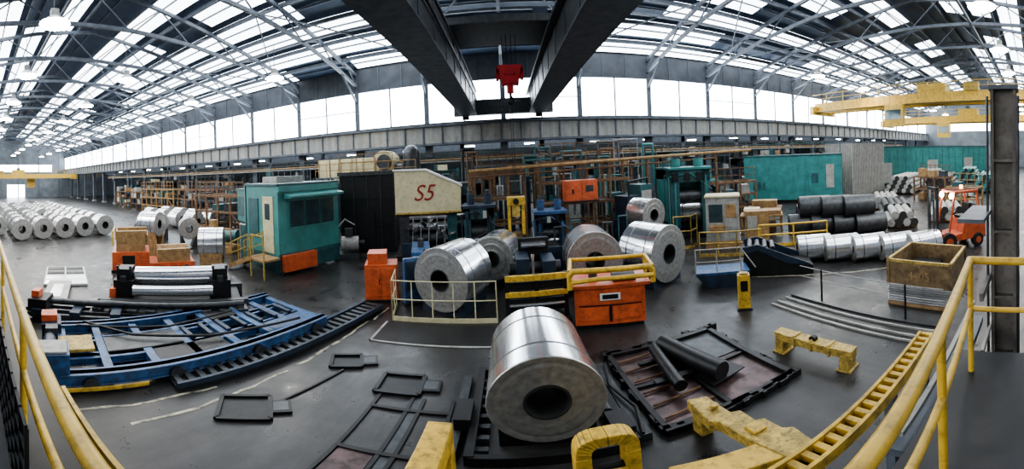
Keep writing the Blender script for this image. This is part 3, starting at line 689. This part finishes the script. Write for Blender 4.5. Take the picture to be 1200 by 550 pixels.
def wob(p,q,wd):
    p=Vector((*p,.004));q=Vector((*q,.004));n=int((q-p).length/.3)
    nrm=Vector((-(q-p).y,(q-p).x,0)).normalized()
    pts=[p+(q-p)*i/n+nrm*random.uniform(-.035,.035) for i in range(n+1)]
    for a,c in zip(pts[:-1],pts[1:]):
        if random.random()<.93: b.bar(a,c,wd*random.uniform(.7,1.15),.004,PAINT)
wob((-4.95,1.4),(-4.0,8.9),.075);wob((-5.6,1.6),(-5.05,4.2),.07);wob((7.9,9.0),(13.0,3.5),.07);wob((12,15.0),(14.5,9),.08);wob((-3.9,9),(-3.8,10),.06);wob((-12,7.0),(-11.5,1.5),.08)
b.obj('floor_line_marking')
# ---------------------------------------------------------------- foreground yellow lifting gear
def arch(b,cx,y0,y1,zb_,w,h,t,m,n=12):
    out=[];inn=[];R=w/2;r=R-t;ex=.62
    for i in range(n+1):
        a=math.pi*i/n;c_=math.copysign(abs(math.cos(a))**ex,math.cos(a));s_=abs(math.sin(a))**ex
        out.append((cx+R*c_,zb_+h-R+R*s_));inn.append((cx+r*c_,zb_+h-R+r*s_))
    out=[(cx+R,zb_)]+out+[(cx-R,zb_)];inn=[(cx+r,zb_)]+inn+[(cx-r,zb_)]
    for i in range(len(out)-1): b.prism([out[i],out[i+1],inn[i+1],inn[i]],'y',y0,y1,m)
b=B()
arch(b,.82,3.05,3.27,.35,.66,.87,.16,YEL)
b.box(.5,1.1,2.9,3.42,.1,.35,YELD);b.box(.45,1.15,2.8,3.5,0,.1,BLK)
b.cyl((.6,3.15,.6),(1.0,3.15,.6),.05,BLK)
b.obj('lifting_shackle_frame',(0,0,0),0,.015)
b=B()
b.box(-1.0,-.72,2.1,3.65,.75,1.1,YEL);b.box(-1.0,-.72,3.4,3.65,0.1,.75,YEL);b.box(-1.0,-.72,2.1,2.4,0.1,.75,YEL);b.box(-1.1,-.62,2.0,3.75,0,.1,BLK)
b.obj('lifting_beam_stand',(0,0,0),0,.02)
b=B()
b.prism([(2.22,4.0),(2.5,3.92),(2.52,3.4),(2.64,3.35),(2.64,3.05),(2.74,3.0),(2.74,2.7),(2.84,2.6),(2.75,2.2),(2.35,2.25),(2.3,2.9),(2.27,3.3),(2.18,3.4)],'z',.42,.62,YELD)
b.prism([(1.35,2.9),(2.32,2.7),(2.38,2.3),(1.9,2.42),(1.35,2.6)],'z',.40,.60,YEL)
b.box(2.25,2.45,3.7,3.93,.0,.42,YELD) ;b.box(2.4,2.7,2.3,2.55,0,.42,YELD);b.box(1.45,1.65,2.65,2.85,0,.40,YELD)
b.cyl((2.4,3.6,.62),(2.4,3.6,.70),.06,YELD);b.box(2.4,2.6,2.8,3.0,.62,.67,YEL)
b.obj('c_hook_lifting_arm',(0,0,0),0,.02)
b=B()
b.box(-.9,.9,-.11,.11,.28,.46,YELD);b.box(-.9,.9,-.14,.14,.44,.48,YELD)
for x in(-.75,.75): b.box(x-.1,x+.1,-.17,.17,.0,.3,YELD);b.box(x-.15,x+.15,-.2,.2,0,.04,YELD)
for x in(-.4,0,.4): b.box(x-.03,x+.03,-.13,.13,.24,.51,YELD)
b.cyl((0,-.05,.5),(0,.05,.5),.08,BLK)
b.obj('spreader_beam',(5.15,4.1,0),rad(-84),.012)
b=B()
for x in(6.7,6.95,7.3,7.55): b.box(x-.025,x+.025,2.2,6.8,0,.05,GRYL if x<7.4 else GUN)
b.obj('floor_rails')
b=B()
for y in(3.2,5.8): b.cyl((7.75,y,0),(7.75,y,.95),.03,BLK,8)
b.cyl((7.75,2.2,.62),(7.75,6.6,.62),.014,GRYL,8);b.cyl((7.75,2.2,.92),(7.75,6.6,.92),.014,GRYL,8)
b.obj('low_guard_rail')
# ---------------------------------------------------------------- bin on sheet bundle
b=B()
b.box(-.92,.92,-.92,.92,0,.1,WOOD)
for k in range(7): b.box(-.92,.92,-.92,.92,.12+k*.07,.17+k*.07,ALU)
for k in range(7): b.box(-.9,.9,-.9,.9,.10+k*.07,.12+k*.07,GUN)
b.obj('sheet_bundle',(9.4,3.1,0))
BIN=mat('bin_olive_rust',(.22,.15,.075),.7,.1,.5,4,.2,grime=.6)
b=B();z0_=.6;hh=.70
b.box(-.88,.88,-.88,.88,0,.05,BIN)
for s in(-1,1):
    b.box(s*.88-.03,s*.88+.03,-.88,.88,0,hh,BIN);b.box(-.88,.88,s*.88-.03,s*.88+.03,0,hh,BIN)
    b.box(s*.9-.04,s*.9+.04,-.93,.93,hh-.05,hh+.02,YELD);b.box(-.93,.93,s*.9-.04,s*.9+.04,hh-.05,hh+.02,YELD)
    for t_ in(-1,1): b.box(s*.9-.045,s*.9+.045,t_*.9-.045,t_*.9+.045,0,hh,BIN)
b.box(-.7,.2,-.6,.5,.06,.35,WOOD);b.box(.1,.8,-.2,.7,.06,.28,GUN)
binn=b.obj('scrap_bin',(9.4,3.1,z0_))
cu=bpy.data.curves.new('lettering','FONT');cu.body='4405';cu.size=.32;cu.extrude=.002;cu.align_x='CENTER'
t=bpy.data.objects.new('lettering',cu);sc.collection.objects.link(t);t.parent=binn;t.location=(-.912,0,.2);t.rotation_euler=(math.pi/2,0,-math.pi/2);cu.materials.append(TAN)
# ---------------------------------------------------------------- right side stock
for i in range(5): inst('aluminum_coil',CD,(10.9+i*.56,8.5-i*.98,.5),rad(50))
CDM=coil_mesh(.52,1.7,.2,28,BLK,GUN)
for i in range(4):
    inst('steel_coil',CDM,(14.2+i*.62,11.7-i*1.02,.52),rad(48))
    if i<3: inst('steel_coil',CDM,(14.5+i*.62,11.2-i*1.02,1.43),rad(48))
for i in range(3): inst('steel_coil',CDM,(17.1+i*.75,13.6-i*.98,.52),rad(48))
def tube_bundle(x,y,L,rz_,nx=6,nz=3,r=.17,m=ALU):
    b=B()
    for k in range(nz):
        for i in range(nx-k):
            c=(-(nx-k-1)*r+i*2*r,r+.12+k*r*1.75);b.cyl((c[0],-L/2,c[1]),(c[0],L/2,c[1]),r,m,14,mc=CORE if i%2 else m)
    for y_ in(-L*.35,L*.35): b.box(-nx*r,nx*r,y_-.06,y_+.06,0,.12,WOOD)
    return b.obj('tube_bundle',(x,y,0),rz_)
tube_bundle(18.6,7.9,2.6,rad(-60),4,2,.22,GRYL);tube_bundle(21.2,9.4,3.0,rad(-60),5,2,.22,GUN);tube_bundle(24.0,11.4,3.2,rad(-60),5,2,.22,GRYL)
tube_bundle(20.8,5.6,2.6,rad(-70),5,2,.22,GRYL)
for i,(x,y) in enumerate(((34,9.4),(36,5.0),(33.5,13.4),(43,4),(46,9),(41,13))):
    tube_bundle(x,y,5.5,rad(-84),7,4,.22,[GUN,TEAL,GRYL][i%3])
frame_tower('stillage_frame',28,8.8,3,1.2,1.9,RUST,2,rad(80),3)
frame_tower('stillage_frame',24.5,5.2,2.4,1.2,1.5,TAN,2,rad(80),2)
b=B();Lm=8.6
b.box(-Lm/2,Lm/2,0,3.5,.3,3.85,TEAL);b.box(-Lm/2-.05,Lm/2+.05,-.05,3.55,3.85,3.95,TEALD);b.box(-Lm/2,Lm/2,.1,3.4,0,.3,BLK)
for k in range(9): b.box(-Lm/2+k*Lm/8-.02,-Lm/2+k*Lm/8+.02,-.02,0,.3,3.85,TEAL)
b.box(1.4,2.4,-.05,-.02,.35,2.6,TEAL);b.box(1.6,2.2,-.06,-.05,1.6,2.4,TEALD)
b.box(2.9,3.6,-.06,-.03,1.2,3.1,GRYL)
for x in(-3.5,-3.1,-2.7): b.box(x,x+.25,-.04,-.02,1.2,1.8,TEALD)
for x in(-4.2,-2,0,2,4.2): b.bar((x,.05,3.95),(x,.05,4.85),.05,.05,TEALD)
b.bar((-4.2,.05,4.85),(4.2,.05,4.85),.05,.05,TEALD)
b.obj('painted_machine_enclosure',(22.2,19.4,0),rad(-50),.01)
b=B()
b.box(0,5,0,4,0,4.8,COLM)
for k in range(26): b.box(k*.2,k*.2+.1,-.04,0,0,4.8,GRYL)
for k in range(20): b.box(-.04,0,k*.2,k*.2+.1,0,4.8,GRYL)
b.box(-.05,5.05,-.05,4.05,4.8,4.9,STEEL)
b.obj('corrugated_shed',(28.6,17.2,0),rad(-12))
for x,y,l in((38,18,7),(48,15,9),(60,12,8)):
    b=B();b.box(-l/2,l/2,0,3,.2,4.4,TEAL);b.box(-l/2-.1,l/2+.1,-.1,3.1,4.4,4.5,TEALD);b.box(-l/2,l/2,.1,2.9,0,.2,BLK)
    for k in range(int(l)): b.box(-l/2+k,-l/2+k+.05,-.03,0,.2,4.4,TEALD)
    b.box(-.8,.8,-.05,0,.3,2.6,GRYL)
    b.obj('painted_machine_enclosure',(x,y,0),rad(-60))
# ---------------------------------------------------------------- forklift
b=B()
b.prism([(-1.15,.35),(-1.2,1.0),(-1.0,1.15),(-.1,1.1),(.0,.6),(.5,.55),(.95,.7),(.95,.3)],'y',-.5,.5,ORG)
b.box(-1.2,-.6,-.48,.48,.3,.75,GUN);b.box(-1.22,-1.15,-.45,.45,.5,1.0,ORG)
for x,r in((-.75,.26),(.65,.34)):
    for s in(-1,1): b.cyl((x,s*.38,r),(x,s*.58,r),r,RUB,20);b.cyl((x,s*.575,r),(x,s*.59,r),r*.5,ORG,14)
for s in(-1,1): b.pipe([(-.95,s*.45,1.1),(-.75,s*.43,2.1),(.3,s*.43,2.15),(.6,s*.45,.7)],.045,ORG,8)
b.box(-.8,.35,-.5,.5,2.1,2.17,ORG)
for k in range(5): b.box(-.7+k*.22,-.66+k*.22,-.45,.45,2.17,2.2,BLK)
b.box(-.55,-.1,-.25,.25,1.08,1.2,BLK);b.box(-.62,-.5,-.25,.25,1.1,1.65,BLK)
b.cyl((.25,0,1.0),(.12,0,1.35),.02,BLK,6);b.cyl((.1,0,1.33),(.13,0,1.37),.17,BLK,14)
for s in(-1,1): b.box(1.0,1.1,s*.3-.05,s*.3+.05,.1,2.35,GUN);b.box(1.2,2.2,s*.25-.06,s*.25+.06,.08,.13,GUN);b.box(1.12,1.2,s*.25-.06,s*.25+.06,.08,.7,GUN)
b.box(1.0,1.12,-.35,.35,.7,.78,GUN);b.box(1.0,1.1,-.35,.35,2.25,2.35,GUN);b.cyl((1.02,0,.1),(1.02,0,1.9),.04,GUN)
b.box(1.12,1.2,-.45,.45,.35,.42,GUN);b.box(1.12,1.2,-.45,.45,.65,.72,GUN)
for s in(-1,1): b.cyl((.40,s*.35,2.0),(.46,s*.35,2.0),.1,LAMP,12)
b.cyl((-.3,0,2.2),(-.3,0,2.34),.07,mat('beacon_amber',(1,.4,.05),.4,emit=(1,.3,.05),estr=12),10)
b.cyl((1.5,-1.3,.33),(1.5,1.3,.33),.2,ALU,20);b.cyl((1.95,-1.3,.33),(1.95,1.3,.33),.2,ALU,20)
b.obj('forklift',(14.9,3.6,0),rad(138),.015,None,1.12)
# ---------------------------------------------------------------- background
def rack(x,y,w,h,rz_=0,m=RUST):
    b=B()
    for i in range(3):
        for yy_ in(-.5,.5): b.bar((-w/2+w*i/2,yy_,0),(-w/2+w*i/2,yy_,h),.1,.1,m)
    for k in(1,2,3):
        z=h*k/3.2;b.box(-w/2,w/2,-.5,.5,z,z+.08,m)
        for q in range(4):
            if random.random()<.75:
                xx=-w/2+w*(q+.5)/4;b.box(xx-w*.1,xx+w*.1,-.4,.4,z+.08,z+.08+random.uniform(.3,.7),random.choice([GRYL,TEALD,WOOD,NAVY,BEI]))
    return b.obj('storage_rack',(x,y,0),rz_)
for x in range(-60,60,9):
    rack(x,29.5,3.6,random.uniform(3.0,4.6),0,random.choice([RUST,STEEL,TEALD]))
    mill_stand('processing_machine',x+4.2,30,2.2,1.8,random.uniform(2.8,4.6),random.choice([TEALD,NAVY,TEAL]),GUN)
for x in (-51,-45.5,-17.5): rack(x,23.9,4.0,2.6)
mill_stand('pump_unit',15.6,23,1.2,1.2,2.2,NAVY,TEAL)
b=B()  # hanging cable trays and conduits below runway girder
for z,y in((5.2,25.0),(4.9,25.1)): b.box(-60,60,y-.15,y+.15,z,z+.1,GUN)
for k in range(41): b.bar((-60+k*3,25.05,4.9),(-60+k*3,25.05,5.8),.04,.04,STEEL)
b.cyl((-60,24.9,4.6),(60,24.9,4.6),.07,GRYL,8);b.cyl((-60,24.75,4.75),(60,24.75,4.75),.05,TAN,8)
for k in range(20): b.box(-58+k*6.1,-57.4+k*6.1,24.9,25.2,4.1,4.9,random.choice([GRYL,GUN,TEALD]))
b.obj('cable_tray')
# ---------------------------------------------------------------- near platform & railing
b=B()
b.box(-14,3.5,-3,.80,1.9,2.0,BLK)
for x in(-12,-8,-4,0,3.2): b.box(x-.12,x+.12,.3,.54,0,1.9,STEEL)
b.box(-14,3.5,.5,.78,1.6,1.9,STEEL)
b.obj('viewing_platform')
b=B();b.box(-3.2,-.6,.80,.84,1.98,2.14,YEL);b.obj('platform_toe_board')
b=B()
zt,zm=3.2,2.72
pts=[(-12,.5),(-5.2,.40),(-.9,.335),(.7,.435),(3.1,.61),(3.15,-2.5)]
b.pipe([(x,y,zt) for x,y in pts],.037,RAIL,16);b.pipe([(x,y,zm) for x,y in pts],.026,RAIL,12)
def hy(x):
    for (a,ya),(c,yc) in zip(pts[:-1],pts[1:]):
        if a<=x<=c: return ya+(yc-ya)*(x-a)/(c-a)
for x in(-9,-7,-5,-2.6,0,1.75,3.1): b.cyl((x,hy(x),2.0),(x,hy(x),zt),.028,RAIL,12)
b.cyl((3.13,-1.2,2),(3.13,-1.2,zt),.03,RAIL,12)
b.obj('platform_railing')
b=B()   # ladder-like walkway edge, yellow with dark slots
xa,xb=1.2,3.6
b.box(xa,xb,1.14,1.17,2.0,2.12,YEL);b.box(xa,xb,1.29,1.32,2.0,2.12,YEL);b.box(xa,xb,1.17,1.29,2.0,2.03,BLK)
k=xa
while k<xb:
    b.box(k,k+.055,1.17,1.29,2.03,2.10,YEL);k+=.125
for x in(1.5,2.6,3.5): b.bar((x,1.23,0),(x,1.23,2.0),.09,.09,STEEL)
b.box(2.2,5.2,.82,1.1,1.5,1.6,STEEL);b.box(2.2,5.2,.95,1.0,1.8,1.86,GRYL)
b.obj('ladder_cable_tray')
b=B()
y0,y1=.28,.66
b.box(5.0,5.3,y0,y0+.05,0,5.0,COLM);b.box(5.0,5.3,y1-.05,y1,0,5.0,COLM);b.box(5.12,5.18,y0+.05,y1-.05,0,5.0,COLM)
for z in(1,2,3,4): b.box(5.01,5.29,y0+.05,y1-.05,z,z+.04,COLM)
b.box(4.9,5.4,y0-.1,y1+.1,0,.06,STEEL);b.box(4.95,5.35,y0-.03,y1+.03,5.0,5.06,STEEL)
b.pipe([(4.95,.25,0),(4.95,.25,4.9)],.025,GUN,8);b.pipe([(4.95,y1+.04,0),(4.95,y1+.04,4.9)],.02,GUN,8)
b.box(4.3,5.4,y1,y1+.35,3.28,3.33,STEEL);b.box(4.2,5.4,y1,y1+.05,2.3,2.4,COLM);b.box(4.2,5.4,y1,y1+.04,1.5,1.58,GRYL)
b.obj('support_column')
b=B()
for k in range(10): b.box(-3.4+k*.2,-3.38+k*.2,.22,.235,2.02,2.95,BLK)
for k in range(6): b.box(-3.4,-1.6,.22,.235,2.02+k*.18,2.04+k*.18,BLK)
b.box(-3.4,-1.6,.238,.245,2.02,2.9,RUB)
b.obj('guard_panel')
# ---------------------------------------------------------------- light
w=bpy.data.worlds.new('World');sc.world=w;w.use_nodes=True
bg=w.node_tree.nodes['Background'];bg.inputs[0].default_value=(.75,.84,1,1);bg.inputs[1].default_value=.32
# ---------------------------------------------------------------- camera
cd=bpy.data.cameras.new('Camera');cam=bpy.data.objects.new('Camera',cd);sc.collection.objects.link(cam);sc.camera=cam
roll=math.radians(-2.7)
cam.matrix_world=Matrix.Translation((0,0,H))@Matrix.Rotation(math.pi/2,4,'X')@Matrix.Rotation(roll,4,'Z')
cd.type='PANO';cd.clip_end=500;cd.clip_start=.02
fh,fv,x0,hz=395.,430.,592.,193.
for hd in(cd,getattr(cd,'cycles',None)):
    if hd is None: continue
    for k,v in(('panorama_type','EQUIRECTANGULAR'),('longitude_min',-x0/fh),('longitude_max',(1200-x0)/fh),('latitude_max',hz/fv),('latitude_min',-(550-hz)/fv)):
        try: setattr(hd,k,v)
        except Exception as e: pass
sc.view_settings.view_transform='AgX'
try: sc.view_settings.look='AgX - Medium High Contrast'
except Exception: pass
sc.view_settings.exposure=.2
